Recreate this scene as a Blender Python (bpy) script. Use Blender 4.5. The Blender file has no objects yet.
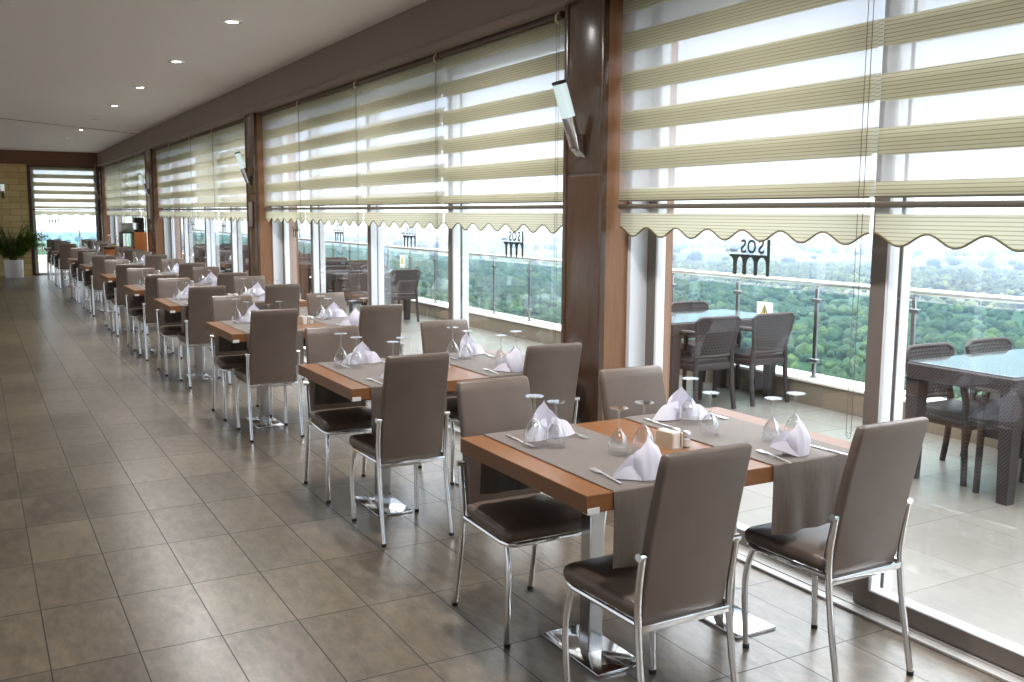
import bpy, bmesh, math, random
import numpy as np
from mathutils import Vector, Matrix
random.seed(7)
PI = math.pi
LAMP_W = 44
SC = bpy.context.scene
COL = SC.collection

# ------------------------------------------------------------------ helpers
class MB:
    """collects shapes into one mesh"""
    def __init__(self):
        self.bm = bmesh.new()
    def box(self, x0, x1, y0, y1, z0, z1, bev=0.0, seg=2, mi=0):
        m = Matrix.Translation(((x0+x1)/2, (y0+y1)/2, (z0+z1)/2)) @ Matrix.Diagonal((abs(x1-x0), abs(y1-y0), abs(z1-z0), 1))
        r = bmesh.ops.create_cube(self.bm, size=1.0, matrix=m)
        vs = r['verts']
        fs = set(f for v in vs for f in v.link_faces)
        for f in fs: f.material_index = mi
        if bev > 0:
            es = list(set(e for v in vs for e in v.link_edges))
            bmesh.ops.bevel(self.bm, geom=es, offset=bev, segments=seg, profile=0.5, affect='EDGES')
        return self
    def verts_faces(self, vs, fs, mi=0):
        bv = [self.bm.verts.new(v) for v in vs]
        for f in fs:
            try:
                ff = self.bm.faces.new([bv[i] for i in f]); ff.material_index = mi
            except ValueError:
                pass
        return self
    def grid(self, fn, nu, nv, closeu=False, mi=0):
        vs = []; fs = []
        for i in range(nu + (0 if closeu else 1)):
            for j in range(nv+1):
                vs.append(fn(i/nu, j/nv))
        n = nu if closeu else nu+1
        for i in range(nu):
            for j in range(nv):
                a = i*(nv+1)+j; b = ((i+1) % n)*(nv+1)+j
                fs.append((a, b, b+1, a+1))
        return self.verts_faces(vs, fs, mi)
    def tube(self, pts, r, seg=10, caps=True, mi=0):
        pts = [Vector(p) for p in pts]
        n = len(pts)
        rs = r if isinstance(r, (list, tuple)) else [r]*n
        t0 = (pts[1]-pts[0]).normalized()
        ref = Vector((0, 0, 1)) if abs(t0.z) < 0.9 else Vector((1, 0, 0))
        nrm = t0.cross(ref).normalized()
        rings = []
        for i, p in enumerate(pts):
            if i == 0: t = (pts[1]-pts[0])
            elif i == n-1: t = (pts[-1]-pts[-2])
            else: t = (pts[i+1]-pts[i-1])
            t.normalize()
            nrm = (nrm - t*nrm.dot(t)).normalized()
            b = t.cross(nrm)
            rings.append([self.bm.verts.new(p + (nrm*math.cos(2*PI*k/seg) + b*math.sin(2*PI*k/seg))*rs[i]) for k in range(seg)])
        for i in range(n-1):
            for k in range(seg):
                f = self.bm.faces.new((rings[i][k], rings[i][(k+1) % seg], rings[i+1][(k+1) % seg], rings[i+1][k])); f.material_index = mi
        if caps:
            f = self.bm.faces.new(list(reversed(rings[0]))); f.material_index = mi
            f = self.bm.faces.new(rings[-1]); f.material_index = mi
        return self
    def lathe(self, prof, seg=24, c=(0, 0, 0), mi=0):
        rings = []
        for (r, z) in prof:
            if r < 1e-6:
                rings.append([self.bm.verts.new((c[0], c[1], c[2]+z))])
            else:
                rings.append([self.bm.verts.new((c[0]+r*math.cos(2*PI*k/seg), c[1]+r*math.sin(2*PI*k/seg), c[2]+z)) for k in range(seg)])
        for a, b in zip(rings[:-1], rings[1:]):
            for k in range(seg):
                k2 = (k+1) % seg
                if len(a) == 1 and len(b) == 1: continue
                if len(a) == 1: f = self.bm.faces.new((a[0], b[k2], b[k]))
                elif len(b) == 1: f = self.bm.faces.new((a[k], a[k2], b[0]))
                else: f = self.bm.faces.new((a[k], a[k2], b[k2], b[k]))
                f.material_index = mi
        return self
    def rings(self, loops, cap0=True, cap1=True, mi=0):
        """skin a list of equal-length closed loops"""
        rr = [[self.bm.verts.new(p) for p in l] for l in loops]
        n = len(rr[0])
        for a, b in zip(rr[:-1], rr[1:]):
            for k in range(n):
                f = self.bm.faces.new((a[k], a[(k+1) % n], b[(k+1) % n], b[k])); f.material_index = mi
        if cap0: self.bm.faces.new(list(reversed(rr[0]))).material_index = mi
        if cap1: self.bm.faces.new(rr[-1]).material_index = mi
        return self
    def prism(self, poly, axis, a, b, mi=0):
        """polygon in the plane across `axis`, extruded from a to b"""
        def P(u, v, w):
            return {'x': (w, u, v), 'y': (u, w, v), 'z': (u, v, w)}[axis]
        return self.rings([[P(u, v, a) for u, v in poly], [P(u, v, b) for u, v in poly]], mi=mi)
    def xform(self, M):
        bmesh.ops.transform(self.bm, matrix=M, verts=self.bm.verts[:]); return self
    def mesh(self, name, mats, smooth=True, angle=40, recalc=True):
        if recalc: bmesh.ops.recalc_face_normals(self.bm, faces=self.bm.faces[:])
        me = bpy.data.meshes.new(name)
        self.bm.to_mesh(me); self.bm.free()
        for m in (mats if isinstance(mats, (list, tuple)) else [mats]): me.materials.append(m)
        if smooth:
            me.shade_smooth(); me.set_sharp_from_angle(angle=math.radians(angle))
        return me
    def build(self, name, mats, parent=None, smooth=True, angle=40, recalc=True):
        return link(name, self.mesh(name, mats, smooth, angle, recalc), parent)

def link(name, me, parent=None, loc=None):
    o = bpy.data.objects.new(name, me); COL.objects.link(o)
    if parent is not None: o.parent = parent
    if loc is not None: o.location = loc
    return o
def tag(o, label, cat, group=None, kind=None):
    o['label'] = label; o['category'] = cat
    if group: o['group'] = group
    if kind: o['kind'] = kind
    return o
def thing(name, label, cat, loc=(0, 0, 0), rz=0, group=None):
    o = bpy.data.objects.new(name, None); COL.objects.link(o)
    o.empty_display_size = 0.1
    o.location = loc; o.rotation_euler = (0, 0, rz)
    return tag(o, label, cat, group)
def structure(o):
    o['kind'] = 'structure'; return o
KIDS = {}
def copy_tree(o, parent=None):
    c = o.copy(); COL.objects.link(c)
    if parent is not None: c.parent = parent
    if o not in KIDS: KIDS[o] = list(o.children)
    for ch in KIDS[o]: copy_tree(ch, c)
    return c
class Proto:
    """first use places the prototype itself, later uses place copies"""
    def __init__(self, root): self.root = root; self.used = False
    def place(self, label, loc, rz=0, group=None):
        if not self.used: o = self.root; self.used = True
        else: o = copy_tree(self.root)
        o.location = loc; o.rotation_euler = (0, 0, rz)
        o['label'] = label
        if group: o['group'] = group
        return o
def smooth_path(pts, n=6):
    """Catmull-Rom through pts"""
    P = [Vector(p) for p in pts]
    P = [P[0]*2-P[1]] + P + [P[-1]*2-P[-2]]
    out = []
    for i in range(1, len(P)-2):
        for k in range(n):
            t = k/n
            a, b, c, d = P[i-1], P[i], P[i+1], P[i+2]
            out.append(0.5*((2*b) + (c-a)*t + (2*a-5*b+4*c-d)*t*t + (3*b-a-3*c+d)*t**3))
    out.append(P[-2]); return out

# ------------------------------------------------------------------ materials
def s2l(c): return tuple((x/12.92 if x <= .04045 else ((x+.055)/1.055)**2.4) for x in c)
def rgb(r, g, b): return s2l((r/255, g/255, b/255)) + (1,)
class Nt:
    def __init__(self, name):
        self.m = bpy.data.materials.new(name); self.m.use_nodes = True
        self.nt = self.m.node_tree; self.nt.nodes.clear()
        self.out = self.n('ShaderNodeOutputMaterial')
    def n(self, t, **k):
        nd = self.nt.nodes.new(t)
        for a, v in k.items():
            if a in ('inputs',):
                for i, x in v.items(): nd.inputs[i].default_value = x
            else: setattr(nd, a, v)
        return nd
    def l(self, a, b): self.nt.links.new(a, b)
    def math(self, op, a, b=None, clamp=False):
        nd = self.n('ShaderNodeMath', operation=op); nd.use_clamp = clamp
        for i, x in enumerate((a, b)):
            if x is None: continue
            if isinstance(x, (int, float)): nd.inputs[i].default_value = x
            else: self.l(x, nd.inputs[i])
        return nd.outputs[0]
    def mix(self, f, a, b, blend='MIX'):
        nd = self.n('ShaderNodeMix', data_type='RGBA', blend_type=blend)
        for i, x in ((0, f), (6, a), (7, b)):
            if isinstance(x, (int, float)): nd.inputs[i].default_value = x
            elif isinstance(x, tuple): nd.inputs[i].default_value = x
            else: self.l(x, nd.inputs[i])
        return nd.outputs[2]
    def coord(self, scale=(1, 1, 1), which='Object', rot=(0, 0, 0), loc=(0, 0, 0)):
        tc = self.n('ShaderNodeTexCoord'); mp = self.n('ShaderNodeMapping')
        mp.inputs['Scale'].default_value = scale; mp.inputs['Rotation'].default_value = rot; mp.inputs['Location'].default_value = loc
        self.l(tc.outputs[which], mp.inputs[0]); return mp.outputs[0]
    def noise(self, vec, scale=5, detail=3, rough=.5, dist=0):
        nd = self.n('ShaderNodeTexNoise'); nd.inputs['Scale'].default_value = scale
        nd.inputs['Detail'].default_value = detail; nd.inputs['Roughness'].default_value = rough; nd.inputs['Distortion'].default_value = dist
        self.l(vec, nd.inputs['Vector']); return nd.outputs[0]
    def ramp(self, f, stops):
        nd = self.n('ShaderNodeValToRGB'); cr = nd.color_ramp
        while len(cr.elements) < len(stops): cr.elements.new(.5)
        for e, (p, c) in zip(cr.elements, stops): e.position = p; e.color = c
        self.l(f, nd.inputs[0]); return nd.outputs[0]
    def pbr(self, color, rough=.5, metal=0, spec=.5, bump=None, bstr=.1, coat=0, bdist=.002):
        p = self.n('ShaderNodeBsdfPrincipled')
        for k, v in (('Base Color', color), ('Roughness', rough), ('Metallic', metal), ('Specular IOR Level', spec), ('Coat Weight', coat)):
            if isinstance(v, (int, float)): p.inputs[k].default_value = v
            elif isinstance(v, tuple): p.inputs[k].default_value = v
            else: self.l(v, p.inputs[k])
        if bump is not None:
            b = self.n('ShaderNodeBump'); b.inputs['Strength'].default_value = bstr; b.inputs['Distance'].default_value = bdist
            self.l(bump, b.inputs['Height']); self.l(b.outputs[0], p.inputs['Normal'])
        return p
    def done(self, sh, disp=None):
        self.l(sh.outputs[0] if hasattr(sh, 'outputs') else sh, self.out.inputs[0]); return self.m

def simple(name, color, rough=.5, metal=0, spec=.5, coat=0, nscale=None, namt=.15, bscale=None, bstr=.1):
    t = Nt(name)
    col = color; bump = None
    if nscale:
        v = t.coord(); f = t.noise(v, nscale, 4)
        d = tuple(c*(1-namt) for c in color[:3])+(1,); l2 = tuple(min(1, c*(1+namt)) for c in color[:3])+(1,)
        col = t.mix(f, d, l2)
    if bscale:
        bump = t.noise(t.coord(), bscale, 4)
    return t.done(t.pbr(col, rough, metal, spec, bump, bstr, coat))

M = {}
def wood(name, c0, c1, rough, scale, coat=0.0, spec=.5):
    t = Nt(name); v = t.coord(scale)
    f = t.noise(v, 6, 6, .6, 1.2); g = t.noise(v, 40, 3, .6)
    f2 = t.mix(.35, f, g)
    col = t.ramp(f2, [(.3, c0), (.7, c1)])
    return t.done(t.pbr(col, rough, 0, spec, f, .02, coat))
M['table_wood'] = wood('table_wood', rgb(116, 76, 46), rgb(135, 91, 57), .28, (1.0, 9, 9), .15)
M['jamb_wood'] = wood('jamb_wood', rgb(120, 84, 57), rgb(144, 104, 71), .4, (9, 9, .5))
M['panel_wood'] = wood('panel_wood', rgb(67, 49, 37), rgb(86, 64, 49), .22, (5, 5, .5), .1)
M['orange_wood'] = wood('orange_wood', rgb(160, 96, 44), rgb(184, 116, 60), .4, (4, 4, .8))
M['beam'] = simple('beam_paint', rgb(126, 110, 97), .55, nscale=2, namt=.05)
M['beam_dark'] = simple('beam_dark_paint', rgb(78, 55, 42), .45, nscale=2, namt=.06)
M['far_beam'] = simple('far_beam_paint', rgb(112, 76, 52), .5, nscale=2, namt=.05)
M['ceiling'] = simple('ceiling_paint', rgb(247, 243, 241), .8, nscale=1.2, namt=.015)
M['seam'] = simple('seam_dark', rgb(40, 36, 34), .8)
M['chrome'] = simple('chrome', (.80, .80, .80, 1), .12, 1)
M['steel'] = simple('brushed_steel', (.72, .72, .72, 1), .28, 1)
M['column'] = simple('column_steel', (.52, .52, .52, 1), .18, 1)
M['plate'] = simple('polished_plate', (.72, .72, .74, 1), .09, 1)
M['cutlery'] = simple('cutlery_steel', (.85, .85, .86, 1), .38, 1)
M['rubber'] = simple('black_rubber', rgb(25, 24, 24), .6)
M['black'] = simple('black_plastic', rgb(26, 25, 27), .35)
M['grey_box'] = simple('grey_plastic', rgb(158, 160, 160), .4)
M['alu'] = simple('painted_aluminium', rgb(176, 172, 168), .42, nscale=3, namt=.03)
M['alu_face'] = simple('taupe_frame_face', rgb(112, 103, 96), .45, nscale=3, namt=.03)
M['alu_white'] = simple('white_painted_aluminium', rgb(232, 236, 240), .4)
M['cream'] = simple('cream_plastic', rgb(222, 205, 168), .45)
M['white'] = simple('white_glaze', rgb(236, 234, 232), .25)
M['sticker'] = simple('white_sticker', rgb(225, 225, 225), .5)
M['decal'] = simple('logo_vinyl', rgb(96, 106, 102), .6)
M['yellow'] = simple('sign_yellow', rgb(226, 200, 30), .5)
M['sign_black'] = simple('sign_black', rgb(20, 20, 20), .5)
def leather():
    t = Nt('taupe_leather'); v = t.coord()
    f = t.noise(v, 9, 3, .5); w = t.noise(v, 420, 2, .5)
    big = t.noise(v, 7, 2, .4, .6)
    col = t.mix(f, rgb(92, 79, 70), rgb(107, 93, 83))
    h = t.math('ADD', t.math('MULTIPLY', w, .12), big)
    return t.done(t.pbr(col, .36, 0, .5, h, .22, 0, .004))
M['leather'] = leather()
def runner():
    t = Nt('runner_weave'); v = t.coord()
    w1 = t.n('ShaderNodeTexWave', wave_type='BANDS', bands_direction='X'); w1.inputs['Scale'].default_value = 120; t.l(v, w1.inputs[0])
    w2 = t.n('ShaderNodeTexWave', wave_type='BANDS', bands_direction='Y'); w2.inputs['Scale'].default_value = 120; t.l(v, w2.inputs[0])
    h = t.math('ADD', w1.outputs[1], w2.outputs[1])
    str_ = t.noise(t.coord((60, 4, 4)), 3, 4, .6)
    col = t.mix(str_, rgb(72, 62, 55), rgb(110, 98, 89))
    p = t.pbr(col, .62, 0, .4, h, .15)
    p.inputs['Sheen Weight'].default_value = .2
    return t.done(p)
M['runner'] = runner()
def cloth():
    t = Nt('napkin_cloth'); v = t.coord()
    f = t.noise(v, 300, 2)
    p = t.pbr(rgb(232, 229, 240), .85, 0, .3, f, .08)
    tr = t.n('ShaderNodeBsdfTranslucent'); tr.inputs[0].default_value = rgb(232, 229, 240)
    mx = t.n('ShaderNodeMixShader'); mx.inputs[0].default_value = .2
    t.l(p.outputs[0], mx.inputs[1]); t.l(tr.outputs[0], mx.inputs[2])
    return t.done(mx)
M['cloth'] = cloth()
def clear(name, tint, f0, edge=1.0, rough=0.0):
    """thin clear glass: transparent + fresnel reflection"""
    t = Nt(name)
    tr = t.n('ShaderNodeBsdfTransparent'); tr.inputs[0].default_value = tint
    gl = t.n('ShaderNodeBsdfGlossy'); gl.inputs['Roughness'].default_value = rough; gl.inputs[0].default_value = (1, 1, 1, 1)
    lw = t.n('ShaderNodeLayerWeight'); lw.inputs[0].default_value = .5
    p5 = t.math('POWER', lw.outputs['Facing'], 4.0 if edge < 1.5 else 2.2)
    f = t.math('ADD', t.math('MULTIPLY', p5, min(edge, .9)), f0, True)
    mx = t.n('ShaderNodeMixShader'); t.l(f, mx.inputs[0]); t.l(tr.outputs[0], mx.inputs[1]); t.l(gl.outputs[0], mx.inputs[2])
    return t.done(mx)
M['pane'] = clear('window_glass', (.97, .985, .98, 1), .045, .75)
M['rail_glass'] = clear('railing_glass', (.76, .90, .885, 1), .05, .7)
M['goblet'] = clear('goblet_glass', (.97, .975, .98, 1), .085, 1.6, .02)
M['table_glass'] = simple('table_top_glass', rgb(92, 100, 102), .05, 0, .8, coat=.6)
def fabric(name, c, transl, transp, lines=True):
    t = Nt(name); v = t.coord()
    col = c
    if lines:
        sp = t.n('ShaderNodeSeparateXYZ'); t.l(v, sp.inputs[0])
        fr = t.math('FRACT', t.math('MULTIPLY', sp.outputs[2], 1/.0145))
        ln = t.math('LESS_THAN', fr, .2)
        col = t.mix(ln, c, tuple(x*.52 for x in c[:3])+(1,))
    d = t.n('ShaderNodeBsdfDiffuse'); r = t.n('ShaderNodeBsdfTranslucent')
    for n in (d, r):
        if isinstance(col, tuple): n.inputs[0].default_value = col
        else: t.l(col, n.inputs[0])
    mx = t.n('ShaderNodeMixShader'); mx.inputs[0].default_value = transl
    t.l(d.outputs[0], mx.inputs[1]); t.l(r.outputs[0], mx.inputs[2])
    if transp > 0:
        tp = t.n('ShaderNodeBsdfTransparent')
        m2 = t.n('ShaderNodeMixShader'); m2.inputs[0].default_value = transp
        t.l(mx.outputs[0], m2.inputs[1]); t.l(tp.outputs[0], m2.inputs[2]); return t.done(m2)
    return t.done(mx)
M['band'] = fabric('blind_band', rgb(196, 191, 166), .5, .03)
M['sheer'] = fabric('blind_sheer', rgb(240, 240, 242), .5, .72, False)
M['piping'] = simple('valance_piping', rgb(112, 98, 62), .7)
M['bar'] = simple('blind_bar', rgb(96, 88, 76), .5)
def rattan():
    t = Nt('dark_rattan'); v = t.coord()
    ck = t.n('ShaderNodeTexChecker'); ck.inputs['Scale'].default_value = 85; t.l(v, ck.inputs[0])
    n = t.noise(v, 160, 2)
    col = t.mix(ck.outputs[1], rgb(36, 31, 32), rgb(70, 61, 61))
    return t.done(t.pbr(col, .6, 0, .3, n, .4))
M['rattan'] = rattan()
def rattan_open():
    t = Nt('open_rattan_weave'); v = t.coord((1, 1, 1))
    sp = t.n('ShaderNodeSeparateXYZ'); t.l(v, sp.inputs[0])
    rowi = t.math('FLOOR', t.math('MULTIPLY', sp.outputs[2], 1/.024))
    a2 = t.math('FRACT', t.math('ADD', t.math('MULTIPLY', sp.outputs[0], 1/.032), t.math('MULTIPLY', rowi, .5)))
    b = t.math('FRACT', t.math('MULTIPLY', sp.outputs[2], 1/.024))
    hole = t.math('MULTIPLY', t.math('LESS_THAN', a2, .40), t.math('LESS_THAN', b, .46))
    rim = t.math('MULTIPLY', t.math('LESS_THAN', a2, .7), t.math('LESS_THAN', b, .75))
    col = t.mix(rim, rgb(36, 31, 32), rgb(80, 70, 71))
    p = t.pbr(col, .6, 0, .3); tp = t.n('ShaderNodeBsdfTransparent'); mx = t.n('ShaderNodeMixShader')
    t.l(hole, mx.inputs[0]); t.l(p.outputs[0], mx.inputs[1]); t.l(tp.outputs[0], mx.inputs[2])
    return t.done(mx)
M['rattan_open'] = rattan_open()
def tiles(name, px, py, ox, oy, w, c0, c1, joint, rough, spec, vein=1.0, coat=0.0):
    t = Nt(name); v = t.coord()
    sp = t.n('ShaderNodeSeparateXYZ'); t.l(v, sp.inputs[0])
    u = t.math('DIVIDE', t.math('SUBTRACT', sp.outputs[0], ox), px); q = t.math('DIVIDE', t.math('SUBTRACT', sp.outputs[1], oy), py)
    def edge(f, p):
        a = t.math('FRACT', f); d = t.math('MINIMUM', a, t.math('SUBTRACT', 1.0, a))
        return t.math('MULTIPLY', d, p)
    d = t.math('MINIMUM', edge(u, px), t.math('MULTIPLY', edge(q, py), .85))
    jm = t.math('LESS_THAN', d, w)
    cmb = t.n('ShaderNodeCombineXYZ'); t.l(t.math('FLOOR', u), cmb.inputs[0]); t.l(t.math('FLOOR', q), cmb.inputs[1])
    wn = t.n('ShaderNodeTexWhiteNoise', noise_dimensions='2D'); t.l(cmb.outputs[0], wn.inputs[0])
    off = t.n('ShaderNodeVectorMath', operation='MULTIPLY_ADD'); t.l(wn.outputs[1], off.inputs[0]); off.inputs[1].default_value = (7, 7, 7); t.l(v, off.inputs[2])
    mp = t.n('ShaderNodeMapping'); mp.inputs['Scale'].default_value = (1, 1/2.6, 1); t.l(off.outputs[0], mp.inputs[0])
    n1 = t.noise(mp.outputs[0], 24, 4, .7, .3); n2 = t.noise(v, 2.2, 3)
    f = t.math('ADD', t.math('MULTIPLY', n1, .75*vein), t.math('MULTIPLY', wn.outputs[0], .16)); f = t.math('ADD', f, t.math('MULTIPLY', n2, .22))
    col = t.ramp(f, [(.40, c0), (.78, c1)])
    col = t.mix(jm, col, joint)
    rg = t.math('ADD', t.math('MULTIPLY', n2, .05), rough)
    rg = t.math('ADD', rg, t.math('MULTIPLY', jm, .4), True)
    p = t.pbr(col, rg, 0, spec); p.inputs['Coat Weight'].default_value = coat; p.inputs['Coat Roughness'].default_value = .2
    return t.done(p)
M['floor'] = tiles('floor_tiles', .2945, .5865, .150, 2.394, .0024, rgb(66, 57, 46), rgb(118, 106, 90), rgb(26, 23, 19), .265, .75, 1.0, .3)
M['terrace'] = tiles('terrace_tiles', .60, .60, 3.3, .2, .0022, rgb(104, 99, 92), rgb(128, 123, 115), rgb(78, 73, 67), .28, .5, .7)
M['curb'] = tiles('curb_stone', .6, .6, 6.15, .25, .002, rgb(222, 208, 184), rgb(240, 228, 206), rgb(120, 110, 95), .4, .4)
M['curb_top'] = simple('curb_top_stone', rgb(226, 222, 214), .4, nscale=4, namt=.05)
def stone():
    t = Nt('stone_cladding'); v = t.coord((1, 1, 1), rot=(PI/2, 0, 0))
    b = t.n('ShaderNodeTexBrick'); b.offset = .43; b.inputs['Scale'].default_value = 1.0
    b.inputs['Brick Width'].default_value = .42; b.inputs['Row Height'].default_value = .15; b.inputs['Mortar Size'].default_value = .008
    b.inputs[1].default_value = rgb(222, 198, 144); b.inputs[2].default_value = rgb(196, 170, 116); b.inputs[3].default_value = rgb(150, 126, 86)
    t.l(v, b.inputs[0])
    n = t.noise(t.coord(), 9, 5)
    col = t.mix(n, b.outputs[0], rgb(206, 180, 126)); 
    col = t.mix(.6, b.outputs[0], col)
    return t.done(t.pbr(col, .8, 0, .3, n, .5, 0, .01))
M['stone'] = stone()
def emis(name, c, s, base=None):
    t = Nt(name); e = t.n('ShaderNodeEmission'); e.inputs[0].default_value = c; e.inputs[1].default_value = s
    return t.done(e)
M['lamp'] = emis('lamp_glow', rgb(255, 250, 240), 6)
def shade():
    t = Nt('lit_frosted_glass')
    p = t.pbr(rgb(190, 214, 216), .2); p.inputs['Emission Color'].default_value = rgb(226, 244, 244); p.inputs['Emission Strength'].default_value = .075
    return t.done(p)
M['shade'] = shade()
def leaf(name, a, b, sc, bump=0, per=0):
    t = Nt(name); v = t.coord(); n = t.noise(v, sc, 5, .65)
    if per: n = t.math('ADD', t.math('MULTIPLY', n, .75), t.math('MULTIPLY', t.noise(v, per, 2), .3))
    col = t.ramp(n, [(.36, a), (.66, b)])
    return t.done(t.pbr(col, .7, 0, .15, n if bump else None, 1.0, 0, bump or .01))
M['palm'] = leaf('palm_leaf', rgb(54, 80, 28), rgb(112, 136, 58), 6)
M['palm_stem'] = simple('palm_stem', rgb(96, 104, 52), .6)
M['soil'] = simple('soil', rgb(52, 40, 30), .9)
def landscape():
    t = Nt('valley_ground'); v = t.coord()
    n1 = t.noise(v, .006, 5, .6, .4); n2 = t.noise(v, .05, 4, .65); vo = t.n('ShaderNodeTexVoronoi'); vo.inputs['Scale'].default_value = .004; t.l(v, vo.inputs[0])
    fields = t.ramp(t.math('ADD', t.math('MULTIPLY', vo.outputs[1], .6) if False else n1, 0.0), [(.35, rgb(46, 66, 36)), (.5, rgb(66, 80, 54)), (.62, rgb(122, 122, 112))])
    woods = t.mix(n2, rgb(26, 44, 24), rgb(66, 86, 50))
    col = t.mix(t.ramp(n2, [(.45, (0, 0, 0, 1)), (.6, (1, 1, 1, 1))]), woods, fields)
    return t.done(t.pbr(col, .9, 0, .1))
M['ground'] = landscape()
M['tree'] = leaf('tree_foliage', rgb(20, 32, 17), rgb(72, 88, 52), .8, 1.2, .03)
M['tree_light'] = leaf('light_tree_foliage', rgb(50, 64, 30), rgb(104, 114, 62), .8, 1.2, .03)
M['tree_dark'] = leaf('dark_tree_foliage', rgb(20, 34, 26), rgb(50, 68, 52), .4, 1.2, .01)
M['bark'] = simple('bark', rgb(84, 70, 56), .9)
M['hill'] = leaf('hill_scrub', rgb(84, 98, 84), rgb(140, 146, 120), .01)

# ------------------------------------------------------------------ camera
f_, pit, yaw, rol = 958.2, .131836, .51073, -.005855
cy_, sy_, cp, sp_, cr_, sr_ = math.cos(yaw), math.sin(yaw), math.cos(pit), math.sin(pit), math.cos(rol), math.sin(rol)
fwd = Vector((sy_*cp, cy_*cp, -sp_)); right0 = Vector((cy_, -sy_, 0)); down0 = fwd.cross(right0)
rightv = right0*cr_ + down0*sr_; downv = right0*-sr_ + down0*cr_
cam = bpy.data.cameras.new('camera'); cam.sensor_width = 36; cam.lens = f_*36/1024; cam.clip_start = .05; cam.clip_end = 20000
camo = bpy.data.objects.new('camera', cam); COL.objects.link(camo)
mat = Matrix((rightv, -downv, -fwd)).transposed().to_4x4(); mat.translation = (0, 0, 1.6)
camo.matrix_world = mat
SC.camera = camo

# ------------------------------------------------------------------ setting
CEIL = 3.08; XW = 2.88; YE = 26.86
XL, YB = -6.0, -3.6
structure(MB().box(XL-.2, 3.27, YB-.2, YE+.3, -.2, 0).build('floor', M['floor'], smooth=False))
structure(MB().box(XL-.2, 3.36, YB-.2, YE+.3, CEIL, CEIL+.2).build('ceiling', M['ceiling'], smooth=False))
structure(MB().prism([(XW, 19.86), (XW, 19.885), (-5.9, 12.145), (-5.9, 12.12)], 'z', CEIL-.004, CEIL+.01).build('trim_1', M['seam'], smooth=False))
# window-side beam with a rounded lower lip
BEAM = 2.725
wr = MB()
prof = [(3.36, BEAM), (3.36, CEIL), (XW, CEIL), (XW, BEAM+.055)]
for k in range(7):
    a = PI/2 + PI*k/6*1.0
    prof.append((XW-.004 + .028*math.cos(a)*1.0 - 0.0, BEAM+.028 + .028*math.sin(a)))
wr.prism(prof, 'y', YB, YE)
structure(wr.build('wall_right', M['beam'], smooth=True, angle=35))
structure(MB().box(2.945, 3.35, YB, YE, BEAM-.003, BEAM+.02).build('trim_2', M['beam_dark'], smooth=False))
COLS = [(-2.80, -2.42), (4.19, 4.565), (11.20, 11.64), (18.50, 19.22), (26.35, YE)]
tn = 3
for i, (a, b) in enumerate(COLS):
    m = MB().box(XW+.03, 3.05, a, b, 0, BEAM+.01).box(3.05, 3.36, a+.0, b, 0, BEAM+.01)
    structure(m.build('wall_right_pier', M['jamb_wood'], smooth=False))
    p = MB()
    p.box(XW, XW+.03, a, b, 0, 1.805, .003).box(XW, XW+.03, a, b, 1.82, BEAM+.02, .003)
    p.box(XW+.006, XW+.028, a+.004, b-.004, 1.80, 1.83)
    p.box(XW-.004, XW+.03, a-.002, a+.022, 0, BEAM+.02, .002).box(XW-.004, XW+.03, b-.032, b+.002, 0, BEAM+.02, .002)
    structure(p.build('trim_%d' % tn, M['panel_wood'])); tn += 1
# far end wall
structure(MB().box(XL, 1.28, YE, YE+.25, 0, BEAM+.02).build('wall_far', M['stone'], smooth=False))
structure(MB().box(XL, 3.05, YE-.03, YE+.25, BEAM+.02, CEIL).box(1.28, 2.9, YE-.035, YE+.2, BEAM, BEAM+.03).build('wall_far_beam', M['far_beam'], smooth=False))
structure(MB().box(1.255, 1.33, YE-.02, YE+.25, 0, BEAM+.02, .004).box(2.85, 2.9, YE-.02, YE+.25, 0, BEAM+.02, .004).build('trim_%d' % tn, M['beam_dark'])); tn += 1
# walls on the side of the room behind the viewer, with tall window openings
def pierced(name, axis, pos, th, a, b, opens):
    m = MB()
    def bx(u0, u1, z0, z1):
        if axis == 'x': m.box(pos-th, pos, u0, u1, z0, z1)
        else: m.box(u0, u1, pos-th, pos, z0, z1)
    bx(a, b, 0, .35); bx(a, b, 2.75, CEIL)
    e = a
    for (o0, o1) in opens: bx(e, o0, .35, 2.75); e = o1
    bx(e, b, .35, 2.75)
    return structure(m.build(name, M['ceiling'], smooth=False))
pierced('wall_left', 'x', XL, .2, YB, YE, [(YB+.6+k*3.0, YB+3.2+k*3.0) for k in range(10)])
pierced('wall_back', 'y', YB, .2, XL, 3.3, [(XL+.5, XL+3.2)])
# sill track
structure(MB().box(3.03, 3.30, YB, YE, .0, .012, .002).box(3.075, 3.085, YB, YE, .012, .016).box(3.165, 3.172, YB, YE, .012, .02).build('trim_%d' % tn, M['alu'])); tn += 1

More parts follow.
